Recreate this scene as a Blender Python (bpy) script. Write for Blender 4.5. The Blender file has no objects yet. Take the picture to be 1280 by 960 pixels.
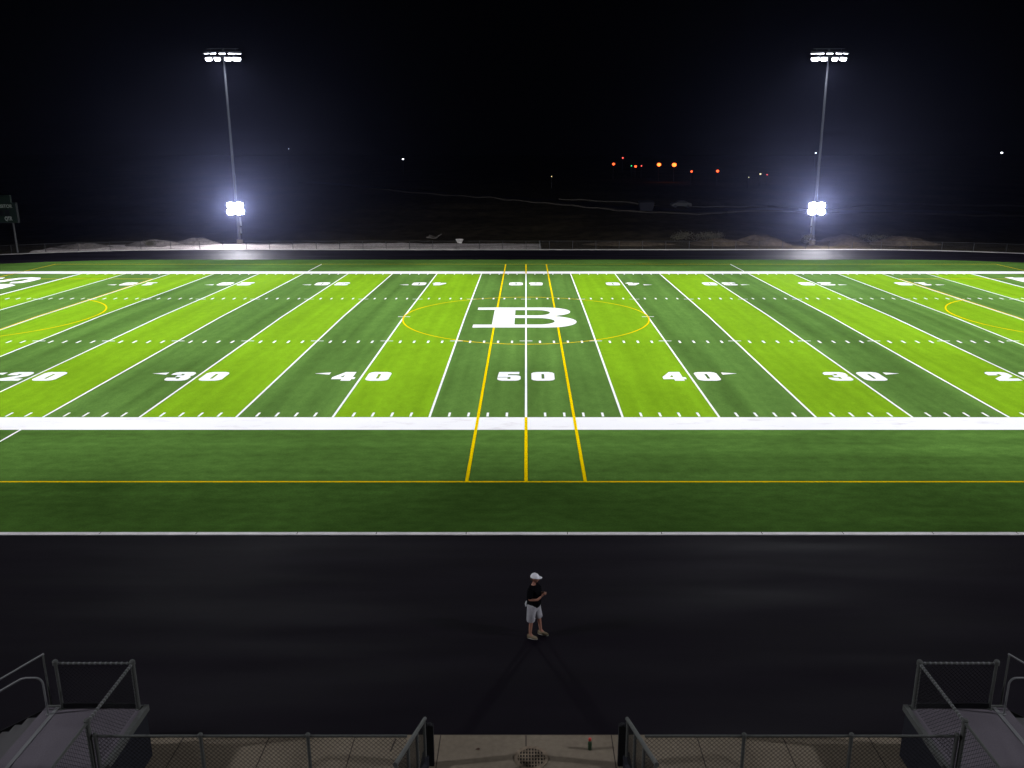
import bpy, bmesh, math, random
from mathutils import Vector, Matrix, geometry
random.seed(7)
sc = bpy.context.scene
COL = sc.collection
R = math.radians
YD = 0.9144

# ------------------------------------------------------------------ materials
def mat(name, base=(.5, .5, .5), rough=.8, metal=0., emis=None, estr=0., noise=None, bump=None, spec=.3, trans=0.):
    """noise = (scale, detail, amount, (sx,sy,sz)) multiplies the base colour; bump = (scale, strength, distance)"""
    m = bpy.data.materials.new(name); m.use_nodes = True
    nt = m.node_tree; b = nt.nodes['Principled BSDF']
    b.inputs['Base Color'].default_value = (*base, 1)
    b.inputs['Roughness'].default_value = rough
    b.inputs['Metallic'].default_value = metal
    b.inputs['Specular IOR Level'].default_value = spec
    if trans: b.inputs['Transmission Weight'].default_value = trans
    if emis:
        b.inputs['Emission Color'].default_value = (*emis, 1)
        b.inputs['Emission Strength'].default_value = estr
    if noise or bump:
        tc = nt.nodes.new('ShaderNodeTexCoord')
    if noise:
        layers = noise if isinstance(noise, list) else [noise]
        col = None
        for (s, d, amt, sv) in layers:
            mp = nt.nodes.new('ShaderNodeMapping'); mp.inputs['Scale'].default_value = sv
            nt.links.new(tc.outputs['Object'], mp.inputs['Vector'])
            n = nt.nodes.new('ShaderNodeTexNoise'); n.inputs['Scale'].default_value = s; n.inputs['Detail'].default_value = d
            nt.links.new(mp.outputs[0], n.inputs['Vector'])
            mr = nt.nodes.new('ShaderNodeMapRange')
            mr.inputs['From Min'].default_value = .28; mr.inputs['From Max'].default_value = .72
            mr.inputs['To Min'].default_value = 1 - amt; mr.inputs['To Max'].default_value = 1 + amt
            nt.links.new(n.outputs['Fac'], mr.inputs['Value'])
            mx = nt.nodes.new('ShaderNodeVectorMath'); mx.operation = 'SCALE'
            if col is None: mx.inputs[0].default_value = base
            else: nt.links.new(col, mx.inputs[0])
            nt.links.new(mr.outputs[0], mx.inputs['Scale'])
            col = mx.outputs[0]
        nt.links.new(col, b.inputs['Base Color'])
    if bump:
        n2 = nt.nodes.new('ShaderNodeTexNoise'); n2.inputs['Scale'].default_value = bump[0]; n2.inputs['Detail'].default_value = 4
        nt.links.new(tc.outputs['Object'], n2.inputs['Vector'])
        bp = nt.nodes.new('ShaderNodeBump'); bp.inputs['Strength'].default_value = bump[1]; bp.inputs['Distance'].default_value = bump[2]
        nt.links.new(n2.outputs['Fac'], bp.inputs['Height']); nt.links.new(bp.outputs[0], b.inputs['Normal'])
    return m

M = {}
TURF_L = [(1.0, 2, .13, (1, .025, 1)), (.12, 3, .07, (1, 1, 1)), (2.6, 3, .07, (1, .5, 1)), (14, 2, .10, (1, 1, 1))]
M['turf_dark'] = mat('turf_dark', (.092, .180, .036), .9, noise=[(1.0, 2, .22, (1, .025, 1)), (.12, 3, .10, (1, 1, 1)), (2.6, 3, .09, (1, .5, 1)), (14, 2, .12, (1, 1, 1))], spec=.0)
M['turf_lime'] = mat('turf_lime', (.184, .345, .012), .9, noise=TURF_L, spec=.0)
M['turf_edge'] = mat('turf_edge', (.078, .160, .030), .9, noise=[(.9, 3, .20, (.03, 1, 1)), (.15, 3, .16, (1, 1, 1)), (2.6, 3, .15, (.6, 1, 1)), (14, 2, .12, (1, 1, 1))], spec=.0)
M['turf_outer_shaded'] = mat('turf_outer_shaded', (.054, .116, .021), .9, noise=[(.9, 3, .16, (.03, 1, 1)), (.15, 3, .22, (1, 1, 1)), (2.6, 3, .18, (.6, 1, 1)), (14, 2, .12, (1, 1, 1))], spec=.0)  # light falloff past the near touchline, painted in as darker turf
M['white'] = mat('white_turf_fibre', (.90, .89, .90), .9, noise=[(.5, 4, .05, (.5, 2, 1)), (9, 2, .05, (1, 1, 1))], spec=.0)
M['yellow'] = mat('yellow_turf_fibre', (.86, .60, .0), .9, noise=[(9, 2, .08, (1, 1, 1))], spec=.0)
def band_material():
    m = mat('white_band_fibre', (.78, .76, .78), .9, spec=.0)
    nt = m.node_tree; b = nt.nodes['Principled BSDF']
    tc = nt.nodes.new('ShaderNodeTexCoord'); mp = nt.nodes.new('ShaderNodeMapping')
    mp.inputs['Scale'].default_value = (.55, 1.6, 1); nt.links.new(tc.outputs['Object'], mp.inputs['Vector'])
    n = nt.nodes.new('ShaderNodeTexNoise'); n.inputs['Scale'].default_value = .8; n.inputs['Detail'].default_value = 7; n.inputs['Roughness'].default_value = .7
    nt.links.new(mp.outputs[0], n.inputs['Vector'])
    cr = nt.nodes.new('ShaderNodeValToRGB')
    cr.color_ramp.elements[0].position = .30; cr.color_ramp.elements[0].color = (.72, .68, .70, 1)
    cr.color_ramp.elements[1].position = .45; cr.color_ramp.elements[1].color = (.88, .86, .88, 1)
    nt.links.new(n.outputs['Fac'], cr.inputs[0]); nt.links.new(cr.outputs[0], b.inputs['Base Color'])
    return m
M['band'] = band_material()
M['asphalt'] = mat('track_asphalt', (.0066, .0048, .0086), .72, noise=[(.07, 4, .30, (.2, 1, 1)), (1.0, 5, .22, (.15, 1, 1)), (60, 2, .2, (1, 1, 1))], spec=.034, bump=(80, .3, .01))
def rough_patches(m, lo, hi):
    nt = m.node_tree; b = nt.nodes['Principled BSDF']
    tc = nt.nodes.new('ShaderNodeTexCoord'); mp = nt.nodes.new('ShaderNodeMapping'); mp.inputs['Scale'].default_value = (.12, .8, 1)
    n = nt.nodes.new('ShaderNodeTexNoise'); n.inputs['Scale'].default_value = .9; n.inputs['Detail'].default_value = 6
    mr = nt.nodes.new('ShaderNodeMapRange'); mr.inputs['From Min'].default_value = .3; mr.inputs['From Max'].default_value = .7
    mr.inputs['To Min'].default_value = lo; mr.inputs['To Max'].default_value = hi
    nt.links.new(tc.outputs['Object'], mp.inputs['Vector']); nt.links.new(mp.outputs[0], n.inputs['Vector'])
    nt.links.new(n.outputs['Fac'], mr.inputs['Value']); nt.links.new(mr.outputs[0], b.inputs['Roughness'])
rough_patches(M['asphalt'], .62, .85)
M['concrete'] = mat('concrete', (.195, .160, .124), .95, spec=.0, noise=[(.6, 5, .16, (1, 1, 1)), (9, 4, .10, (1, 1, 1)), (70, 2, .08, (1, 1, 1))], bump=(60, .2, .004))
M['kerb'] = mat('kerb_concrete', (.86, .83, .83), .9, spec=.1, noise=[(1.5, 4, .14, (1, 1, 1)), (30, 2, .08, (1, 1, 1))])
M['mow'] = mat('mow_strip_concrete', (.42, .39, .37), .9, spec=.0, noise=(1.2, 4, .14, (1, 1, 1)))
M['joint'] = mat('joint_filler', (.045, .032, .027), .95)
M['gravel'] = mat('gravel_pad', (.36, .32, .31), .95, spec=.0, noise=[(.35, 6, .38, (.5, 1.6, 1)), (3, 4, .3, (1, 1, 1))], bump=(2.5, .6, .12))
M['heap'] = mat('earth_heap', (.11, .096, .090), .95, spec=.0, noise=[(.5, 6, .45, (1, 1, 1)), (3, 4, .3, (1, 1, 1))], bump=(2, .8, .15))
M['dirt'] = mat('bare_dirt', (.060, .045, .030), .95, spec=.0, noise=[(.25, 6, .4, (1, 1, 1)), (2, 4, .3, (1, 1, 1))])
M['galv'] = mat('galvanised_steel', (.085, .087, .085), .7, metal=.1, spec=.12, noise=(20, 3, .12, (1, 1, 1)))
M['wire'] = mat('galvanised_wire', (.014, .014, .014), .9, spec=.0)
M['darkwire'] = mat('weathered_dark_wire', (.03, .03, .03), .8, spec=.1)
M['tread'] = mat('grated_tread', (.09, .085, .09), .7)
M['path'] = mat('far_path_concrete', (.075, .066, .056), .9, spec=.0)
M['rail'] = mat('aluminium_rail', (.17, .17, .18), .6, metal=.2, spec=.2)
M['deck'] = mat('aluminium_deck', (.115, .100, .120), .85, spec=.1, noise=[(1.4, 4, .12, (1, .4, 1)), (40, 2, .08, (1, 1, 1))])
M['groove'] = mat('deck_groove', (.06, .055, .06), .8)
M['blacksteel'] = mat('dark_steel', (.025, .025, .028), .8, spec=.05)
M['skirt'] = mat('dark_skirt_panel', (.020, .020, .026), .8, spec=.03)
M['pole'] = mat('pole_steel', (.10, .104, .125), .7, metal=.1, spec=.1, noise=(3, 3, .1, (1, 1, .3)))
M['housing'] = mat('lamp_housing', (.45, .45, .48), .5, metal=.4)
M['lens'] = mat('floodlight_lens', (.9, .9, .95), .3, emis=(.88, .90, 1.0), estr=22)
M['lens_dim'] = mat('floodlight_lens_edge', (.9, .9, .95), .3, emis=(.88, .90, 1.0), estr=3.5)
M['lens_hot'] = mat('low_floodlight_lens', (.9, .9, .95), .3, emis=(.93, .92, 1.0), estr=700)
M['darkpost'] = mat('weathered_post', (.10, .10, .10), .8, spec=.1)
M['board'] = mat('scoreboard_green', (.010, .026, .016), .6, noise=(1, 3, .1, (1, 1, 1)))
M['boardwhite'] = mat('scoreboard_white', (.60, .63, .61), .7)
M['amber'] = mat('sodium_lamp', (1, .5, .1), .3, emis=(1, .08, .02), estr=4)
M['amber_hot'] = mat('sodium_lamp_bright', (1, .5, .1), .3, emis=(1, .115, .018), estr=6)
M['redlamp'] = mat('small_red_lamp', (1, .2, .1), .3, emis=(1, .10, .08), estr=3)
M['greenlamp'] = mat('small_green_lamp', (.2, 1, .4), .3, emis=(.05, 1, .35), estr=1.2)
M['whitelamp'] = mat('distant_white_lamp', (1, 1, 1), .3, emis=(.85, .93, 1), estr=8)
M['yellowlamp'] = mat('distant_yellow_lamp', (1, 1, .7), .3, emis=(1, .85, .4), estr=2.5)
M['bushes'] = mat('dry_scrub_leaves', (.055, .048, .028), .9, noise=(6, 3, .3, (1, 1, 1)))
M['bark'] = mat('bark', (.06, .045, .03), .9, noise=(6, 3, .3, (1, 1, 1)))

# ------------------------------------------------------------------ object helpers
def link(name, me, m=None, parent=None):
    o = bpy.data.objects.new(name, me); COL.objects.link(o)
    if m is not None and not me.materials:
        for mm in (m if isinstance(m, (list, tuple)) else [m]): me.materials.append(mm)
    if parent: o.parent = parent
    return o
def empty(name, loc=(0, 0, 0), rz=0):
    o = bpy.data.objects.new(name, None); COL.objects.link(o); o.location = loc; o.rotation_euler = (0, 0, rz)
    o.empty_display_size = .3
    return o
def tag(o, label=None, cat=None, group=None, kind=None):
    if label: o['label'] = label
    if cat: o['category'] = cat
    if group: o['group'] = group
    if kind: o['kind'] = kind
    return o
def copy_tree(o, parent=None):
    c = o.copy(); COL.objects.link(c)
    if parent: c.parent = parent
    for ch in [x for x in bpy.data.objects if x.parent == o and x != c]:
        copy_tree(ch, c)
    return c


class MB:
    def __init__(s): s.v = []; s.f = []; s.mi = []; s.cur = 0
    def add(s, vs, fs):
        n = len(s.v); s.v += [tuple(v) for v in vs]
        for f in fs: s.f.append(tuple(i + n for i in f)); s.mi.append(s.cur)
        return s
    def box(s, lo, hi, mtx=None):
        x0, y0, z0 = lo; x1, y1, z1 = hi
        vs = [Vector(p) for p in ((x0, y0, z0), (x1, y0, z0), (x1, y1, z0), (x0, y1, z0), (x0, y0, z1), (x1, y0, z1), (x1, y1, z1), (x0, y1, z1))]
        if mtx: vs = [mtx @ v for v in vs]
        return s.add(vs, [(3, 2, 1, 0), (4, 5, 6, 7), (0, 1, 5, 4), (1, 2, 6, 5), (2, 3, 7, 6), (3, 0, 4, 7)])
    def tube(s, pts, r, n=8, cap=True):
        pts = [Vector(p) for p in pts]; rs = r if isinstance(r, (list, tuple)) else [r] * len(pts)
        rings = []
        up = None
        for i, p in enumerate(pts):
            d = (pts[min(i + 1, len(pts) - 1)] - pts[max(i - 1, 0)]).normalized()
            if up is None:
                up = Vector((0, 0, 1)) if abs(d.z) < .9 else Vector((1, 0, 0))
            a = d.cross(up).normalized(); b = a.cross(d).normalized(); up = b
            rings.append([p + a * rs[i] * math.cos(2 * math.pi * k / n) + b * rs[i] * math.sin(2 * math.pi * k / n) for k in range(n)])
        vs = [v for rg in rings for v in rg]; fs = []
        for i in range(len(pts) - 1):
            for k in range(n):
                fs.append((i * n + k, i * n + (k + 1) % n, (i + 1) * n + (k + 1) % n, (i + 1) * n + k))
        if cap: fs.append(tuple(reversed(range(n)))); fs.append(tuple((len(pts) - 1) * n + k for k in range(n)))
        return s.add(vs, fs)
    def ball(s, c, rx, ry=None, rz=None, n=12, m=8):
        ry = ry or rx; rz = rz or rx
        vs = []; fs = []
        for i in range(m + 1):
            t = math.pi * i / m
            for k in range(n):
                p = 2 * math.pi * k / n
                vs.append((c[0] + rx * math.sin(t) * math.cos(p), c[1] + ry * math.sin(t) * math.sin(p), c[2] + rz * math.cos(t)))
        for i in range(m):
            for k in range(n):
                fs.append((i * n + k, (i + 1) * n + k, (i + 1) * n + (k + 1) % n, i * n + (k + 1) % n))
        return s.add(vs, fs)
    def lathe(s, c, prof, n=20):
        vs = []; fs = []
        for (r, z) in prof:
            for k in range(n):
                a = 2 * math.pi * k / n; vs.append((c[0] + r * math.cos(a), c[1] + r * math.sin(a), c[2] + z))
        for i in range(len(prof) - 1):
            for k in range(n): fs.append((i * n + k, i * n + (k + 1) % n, (i + 1) * n + (k + 1) % n, (i + 1) * n + k))
        fs.append(tuple(reversed(range(n)))); fs.append(tuple((len(prof) - 1) * n + k for k in range(n)))
        return s.add(vs, fs)
    def build(s, name, m, parent=None, smooth=False, offset=(0, 0, 0)):
        me = bpy.data.meshes.new(name); me.from_pydata(s.v, [], s.f); 
        for mm in (m if isinstance(m, (list, tuple)) else [m]): me.materials.append(mm)
        for p, i in zip(me.polygons, s.mi): p.material_index = i; p.use_smooth = smooth
        me.validate(clean_customdata=False); me.update()
        bm = bmesh.new(); bm.from_mesh(me); bmesh.ops.remove_doubles(bm, verts=bm.verts, dist=1e-6)
        bm.to_mesh(me); bm.free()
        o = link(name, me, None, parent); o.location = offset
        return o

# ------------------------------------------------------------------ the field
YC = 24.384                 # centre of the field (sideline at y = 0, far sideline at 48.77)
RT, RO = 36.8, 46.9         # track bend radii
XB = 42.2                   # bend centres
CROWN = .26
def crown(y): return CROWN * (1 - abs(y - YC) / RT)

def stadium(r, n=48, xb=XB):
    pts = []
    for i in range(n + 1):
        a = -math.pi / 2 + math.pi * i / n; pts.append((xb + r * math.cos(a), YC + r * math.sin(a)))
    for i in range(n + 1):
        a = math.pi / 2 + math.pi * i / n; pts.append((-xb + r * math.cos(a), YC + r * math.sin(a)))
    return pts

# turf: one sheet, cut along the 5 yard lines, two colours of turf
def build_turf():
    bm = bmesh.new()
    vs = [bm.verts.new((x, y, 0)) for x, y in stadium(RT)]
    bm.faces.new(vs)
    def cut(co, no):
        g = bm.verts[:] + bm.edges[:] + bm.faces[:]
        bmesh.ops.bisect_plane(bm, geom=g, plane_co=co, plane_no=no, dist=1e-5)
    for k in range(-12, 13): cut((k * 5 * YD, 0, 0), (1, 0, 0))
    for y in (-8, 0, YC, 2 * YC): cut((0, y, 0), (0, 1, 0))
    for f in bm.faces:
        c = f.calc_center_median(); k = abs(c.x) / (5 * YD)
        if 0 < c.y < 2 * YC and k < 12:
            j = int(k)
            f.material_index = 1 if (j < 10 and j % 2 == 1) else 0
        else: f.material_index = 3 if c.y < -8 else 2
    for v in bm.verts: v.co.z = crown(v.co.y)
    # a skirt so the crowned sheet meets the kerb
    be = [e for e in bm.edges if e.is_boundary]
    r = bmesh.ops.extrude_edge_only(bm, edges=be)
    for v in r['geom']:
        if isinstance(v, bmesh.types.BMVert): v.co.z = -.04
    bmesh.ops.recalc_face_normals(bm, faces=bm.faces)
    me = bpy.data.meshes.new('artificial_turf'); bm.to_mesh(me); bm.free()
    for k in ('turf_dark', 'turf_lime', 'turf_edge', 'turf_outer_shaded'): me.materials.append(M[k])
    return tag(link('artificial_turf', me), kind='structure')
build_turf()

# markings are flat sheets a few mm above the crowned turf
class Flat:
    def __init__(s): s.polys = []
    def rect(s, x0, y0, x1, y1): s.polys.append([[(x0, y0), (x1, y0), (x1, y1), (x0, y1)]]); return s
    def poly(s, outer, holes=()): s.polys.append([outer] + list(holes)); return s
    def arc(s, cx, cy, r, w, a0, a1, n=64):
        for i in range(n):
            a = a0 + (a1 - a0) * i / n; b = a0 + (a1 - a0) * (i + 1) / n
            P = lambda t, q: (cx + q * math.cos(t), cy + q * math.sin(t))
            s.poly([P(a, r - w / 2), P(a, r + w / 2), P(b, r + w / 2), P(b, r - w / 2)])
        return s
    def build(s, name, m, dz, parent=None, z=None, kind='structure'):
        bm = bmesh.new()
        for loops in s.polys:
            L = [[Vector((x, y, 0)) for x, y in lp] for lp in loops]
            flat = [p for lp in L for p in lp]
            vs = [bm.verts.new(p) for p in flat]
            for t in geometry.tessellate_polygon(L):
                try: bm.faces.new([vs[i] for i in t])
                except ValueError: pass
        if z is None:
            g = bm.verts[:] + bm.edges[:] + bm.faces[:]
            bmesh.ops.bisect_plane(bm, geom=g, plane_co=(0, YC, 0), plane_no=(0, 1, 0), dist=1e-5)
        for f in bm.faces:
            f.normal_update()
            if f.normal.z < 0: f.normal_flip()
        for v in bm.verts: v.co.z = (crown(v.co.y) if z is None else z) + dz
        me = bpy.data.meshes.new(name); bm.to_mesh(me); bm.free()
        o = link(name, me, m, parent)
        if kind: o['kind'] = kind
        return o

W = 2 * YC
# sideline bands (2 yd) 
b = Flat(); b.rect(-60 * YD - 1.83, -1.83, 60 * YD + 1.83, -.004); b.rect(-60 * YD - 1.83, W + .004, 60 * YD + 1.83, W + 1.83)
b.rect(-60 * YD - 1.83, -.004, -60 * YD, W + .004); b.rect(60 * YD, -.004, 60 * YD + 1.83, W + .004)
b.build('sideline_bands', M['band'], .004)
lw = .108
L = Flat()
for k in range(-10, 11):
    w = lw if abs(k) < 10 else .2
    L.rect(k * 5 * YD - w / 2, 0, k * 5 * YD + w / 2, W)
HY = [53.33 / 3 * YD, W - 53.33 / 3 * YD]
for yd in range(-49, 50):
    if yd % 5 == 0: continue
    x = yd * YD
    L.rect(x - .055, .10, x + .055, .71); L.rect(x - .055, W - .71, x + .055, W - .10)
    L.rect(x - .065, HY[0] - .61, x + .065, HY[0]); L.rect(x - .065, HY[1], x + .065, HY[1] + .61)
for k in range(-9, 10):
    for hy in (HY[0] - .05, HY[1] + .05):
        L.rect(k * 5 * YD - .42, hy - .055, k * 5 * YD - lw / 2 - .002, hy + .055)
        L.rect(k * 5 * YD + lw / 2 + .002, hy - .055, k * 5 * YD + .42, hy + .055)
for s in (-1, 1):
    x = s * 10 * YD
    L.rect(x - .45, YC - .06, x - lw / 2 - .002, YC + .06); L.rect(x + lw / 2 + .002, YC - .06, x + .45, YC + .06)
    x = s * 25 * YD                       # team box limits run outward
    L.rect(x - .05, -8.0, x + .05, -1.835); L.rect(x - .05, W + 1.835, x + .05, W + 8.0)
L.build('yard_lines', M['white'], .008)

Yl = Flat(); yw = .105
YN, YF = -8.0, W + 8.0
GX = 52.6; BX = 36.72
for y in (YN, YF): Yl.rect(-GX, y - yw / 2, GX, y + yw / 2)
for s in (-1, 1):
    Yl.rect(s * GX - yw / 2, YN + yw / 2, s * GX + yw / 2, YF - yw / 2)
    x = s * BX
    Yl.rect(x - yw / 2, YC - 20.16, x + yw / 2, YC + 20.5)
    for y in (YC - 20.16, YC + 20.5): Yl.rect(min(x + s * .06, s * GX), y - yw / 2, max(x + s * .06, s * GX - s * .06), y + yw / 2)
    Yl.rect(min(s * 47.1, s * GX), YC - 9.16, max(s * 47.1, s * GX), YC - 9.04); Yl.rect(min(s * 47.1, s * GX), YC + 9.04, max(s * 47.1, s * GX), YC + 9.16)
    Yl.rect(s * 47.1 - .06, YC - 9.03, s * 47.1 + .06, YC + 9.03)
    # penalty arc
    a = math.acos((41.6 - BX) / 9.15)
    if s > 0: Yl.arc(41.6, YC, 9.15, yw, math.pi - a, math.pi + a, 40)
    else: Yl.arc(-41.6, YC, 9.15, yw, -a, a, 40)
    x = s * 2.27
    Yl.rect(x - .065, YN + .06, x + .065, YF - .06)
Yl.rect(-.065, YN + .06, .065, -.02); Yl.rect(-.065, W + .02, .065, YF - .06)
Yl.arc(0, YC, 9.15, .10, 0, 2 * math.pi, 128)
Yl.build('soccer_lines', M['yellow'], .012)

# midfield letter B
def bowl(x0, y0, y1, xr, n=14, k=1.0):
    """right-hand half ellipse going from (x0,y0) up to (x0,y1)"""
    cy = (y0 + y1) / 2; ry = (y1 - y0) / 2
    return [(x0 + (xr - x0) * math.cos(-math.pi / 2 + math.pi * i / n) ** k, cy + ry * math.sin(-math.pi / 2 + math.pi * i / n)) for i in range(n + 1)]
y0, y1 = YC - 3.95, YC + 3.95
out = [(-3.78, y0)] + bowl(1.6, y0, YC + .18, 3.68) + bowl(1.5, YC + .20, y1, 3.42) + [(-3.78, y1), (-3.78, y1 - 1.0), (-2.44, y1 - 1.0), (-2.44, y0 + .98), (-3.78, y0 + .98)]
h1 = [(-.83, y0 + 1.02)] + bowl(.9, y0 + 1.02, YC - .55, 2.10) + [(-.83, YC - .55)]
h2 = [(-.83, YC + .50)] + bowl(.8, YC + .50, y1 - 1.15, 1.85) + [(-.83, y1 - 1.15)]
Flat().poly(out, [h1, h2]).build('midfield_letter', M['white'], .016)

# yard numbers, 6 ft x 4 ft
def g0(w=1.28, h=1.83):
    c = .30
    out = [(c, 0), (w - c, 0), (w - .10, .10), (w, c), (w, h - c), (w - .10, h - .10), (w - c, h), (c, h), (.10, h - .10), (0, h - c), (0, c), (.10, .10)]
    a, b = w / 2 - .075, w / 2 + .075
    return [(out, [[(a, .42), (b, .42), (b, h - .42), (a, h - .42)]])]
G = {}
G['0'] = g0()
G['5'] = [([(.25, 0), (1.03, 0), (1.18, .09), (1.28, .3), (1.28, .85), (1.18, 1.05), (1.03, 1.14), (.57, 1.14), (.57, 1.37), (1.20, 1.37), (1.20, 1.83), (.06, 1.83), (.0, .76), (.54, .76), (.72, .76), (.72, .36), (.56, .36), (.56, .66), (0, .66), (0, .3), (.10, .09)], [])]
G['4'] = [([(.58, 0), (1.12, 0), (1.12, .32), (1.28, .32), (1.28, .72), (1.12, .72), (1.12, 1.83), (.52, 1.83), (0, .75), (0, .32), (.58, .32)], [[(.40, .72), (.60, .72), (.60, 1.2)]])]
G['3'] = [([(.25, 0), (1.03, 0), (1.2, .1), (1.28, .3), (1.28, .78), (1.15, .94), (1.28, 1.08), (1.28, 1.53), (1.18, 1.74), (1.03, 1.83), (.25, 1.83), (.10, 1.74), (0, 1.53), (0, 1.22), (.55, 1.22), (.55, 1.42), (.72, 1.42), (.72, 1.12), (.40, 1.12), (.40, .78), (.72, .78), (.72, .40), (.55, .40), (.55, .62), (0, .62), (0, .3), (.10, .09)], [])]
G['2'] = [([(0, 0), (1.28, 0), (1.28, .46), (.72, .46), (1.22, .92), (1.28, 1.1), (1.28, 1.53), (1.18, 1.74), (1.03, 1.83), (.25, 1.83), (.10, 1.74), (0, 1.53), (0, 1.15), (.55, 1.15), (.55, 1.42), (.72, 1.42), (.72, 1.10), (0, .42)], [])]
G['1'] = [([(.15, 0), (1.15, 0), (1.15, .34), (.95, .34), (.95, 1.83), (.45, 1.83), (.12, 1.55), (.12, 1.2), (.36, 1.2), (.36, .34), (.15, .34)], [])]
def put(F, glyph, ox, oy, s, sx=1, sy=1):
    for out, holes in G[glyph]:
        t = lambda p: (ox + s * sx * p[0], oy + s * sy * p[1])
        F.poly([t(p) for p in out], [[t(p) for p in h] for h in holes])
N = Flat()
for k in range(-4, 5):
    x = k * 10 * YD; d = '54321'[abs(k)]
    put(N, d, x - 1.58, 6.42, 1); put(N, '0', x + .30, 6.42, 1)
    put(N, d, x + 1.58, W - 6.42, -1); put(N, '0', x - .30, W - 6.42, -1)
    if k:
        s = 1 if k > 0 else -1
        xx = x + s * 1.88
        N.poly([(xx, 7.68), (xx, 8.16), (xx + s * .85, 7.93)])
        N.poly([(xx, W - 7.68), (xx, W - 8.16), (xx + s * .85, W - 7.93)])
N.build('yard_numbers', M['white'], .016)

# end zone lettering
def rot_letters(F, out, holes, fn): F.poly([fn(p) for p in out], [[fn(p) for p in h] for h in holes])
E = Flat()
def stroke(F, pts, w, fn, closed=False):
    n = len(pts)
    for i in range(n if closed else n - 1):
        a = Vector(pts[i]); c = Vector(pts[(i + 1) % n]); d = (c - a).normalized(); p = Vector((-d.y, d.x)) * w / 2
        e = d * w * .0
        F.poly([fn(tuple(a - p)), fn(tuple(c - p)), fn(tuple(c + p)), fn(tuple(a + p))])
# left zone: letters read from the home side to the far side, tops to -x; local u along reading, v up
def ribbon(F, path, w, fn):
    """one polygon per ribbon, mitred"""
    P = [Vector(p) for p in path]; lft = []; rgt = []
    for i, p in enumerate(P):
        d0 = (P[i] - P[i - 1]).normalized() if i else (P[1] - P[0]).normalized()
        d1 = (P[i + 1] - P[i]).normalized() if i < len(P) - 1 else d0
        t = (d0 + d1).normalized(); nrm = Vector((-t.y, t.x)); q = w / 2 / max(.6, nrm.dot(Vector((-d0.y, d0.x))))
        lft.append(p + nrm * q); rgt.append(p - nrm * q)
    F.poly([fn(tuple(p)) for p in lft + rgt[::-1]])
wv = 1.05
S = [(.5, 1.5), (.75, .75), (1.4, .52), (2.8, .52), (3.5, .85), (3.7, 1.5), (3.4, 2.2), (2.6, 2.6), (1.5, 2.9), (.8, 3.3), (.5, 4.0), (.8, 4.7), (1.4, 4.98), (2.8, 4.98), (3.45, 4.7), (3.65, 4.0)]
fl = lambda oy: (lambda p: (-47.65 - p[1], oy + p[0]))
fr = lambda oy: (lambda p: (47.65 + p[1], oy - p[0]))
ribbon(E, S, wv, fl(41.7))
for n in range(1):
    oc = [(1.0, 0), (3.2, 0), (4.0, .9), (4.0, 4.6), (3.2, 5.5), (1.0, 5.5), (.2, 4.6), (.2, .9)]
    ic = [(1.7, 1.05), (2.5, 1.05), (2.9, 1.5), (2.9, 4.0), (2.5, 4.45), (1.7, 4.45), (1.3, 4.0), (1.3, 1.5)]
    E.poly([fl(37.3)(p) for p in oc], [[fl(37.3)(p) for p in ic]])
oc = [(0, 0), (3.3, 0), (4.1, .7), (4.1, 2.2), (3.6, 2.8), (4.0, 3.4), (4.0, 4.8), (3.2, 5.5), (0, 5.5), (0, 4.7), (.35, 4.7), (.35, .8), (0, .8)]
E.poly([fr(46.0)(p) for p in oc], [[fr(46.0)(p) for p in ((2.0, 1.0), (2.8, 1.0), (2.8, 2.3), (2.0, 2.3))], [fr(46.0)(p) for p in ((2.0, 3.3), (2.8, 3.3), (2.8, 4.6), (2.0, 4.6))]])
E.build('end_zone_letters', M['white'], .016)

# ------------------------------------------------------------------ track, kerbs, ground
def ring(name, r0, r1, z0, z1, m, flat=True, n=64, ymin=-999, ymax=999):
    a = stadium(r0, n); c = stadium(r1, n); N_ = len(a)
    mb = MB(); vs = [(x, y, z1) for x, y in a] + [(x, y, z1) for x, y in c]
    fs = [(i, (i + 1) % N_, N_ + (i + 1) % N_, N_ + i)[::-1] for i in range(N_)]
    if not flat:
        vs += [(x, y, z0) for x, y in a] + [(x, y, z0) for x, y in c]
        fs += [(i, (i + 1) % N_, 2 * N_ + (i + 1) % N_, 2 * N_ + i) for i in range(N_)]
        fs += [(N_ + i, N_ + (i + 1) % N_, 3 * N_ + (i + 1) % N_, 3 * N_ + i)[::-1] for i in range(N_)]
    fs = [f for f in fs if min(vs[i][1] for i in f) > ymin and max(vs[i][1] for i in f) < ymax]
    mb.add(vs, fs); o = mb.build(name, m); return tag(o, kind='structure')
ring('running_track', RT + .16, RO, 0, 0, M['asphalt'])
ring('inner_kerb', RT, RT + .16, -.04, .03, M['kerb'], flat=False, ymax=YC + 3)
ring('track_edging', RT, RT + .16, -.04, .005, M['asphalt'], flat=False, ymin=YC - 3)
ring('mow_strip', RO + .002, RO + .75, -.04, .035, M['mow'], flat=False, ymin=YC - 1)

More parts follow.
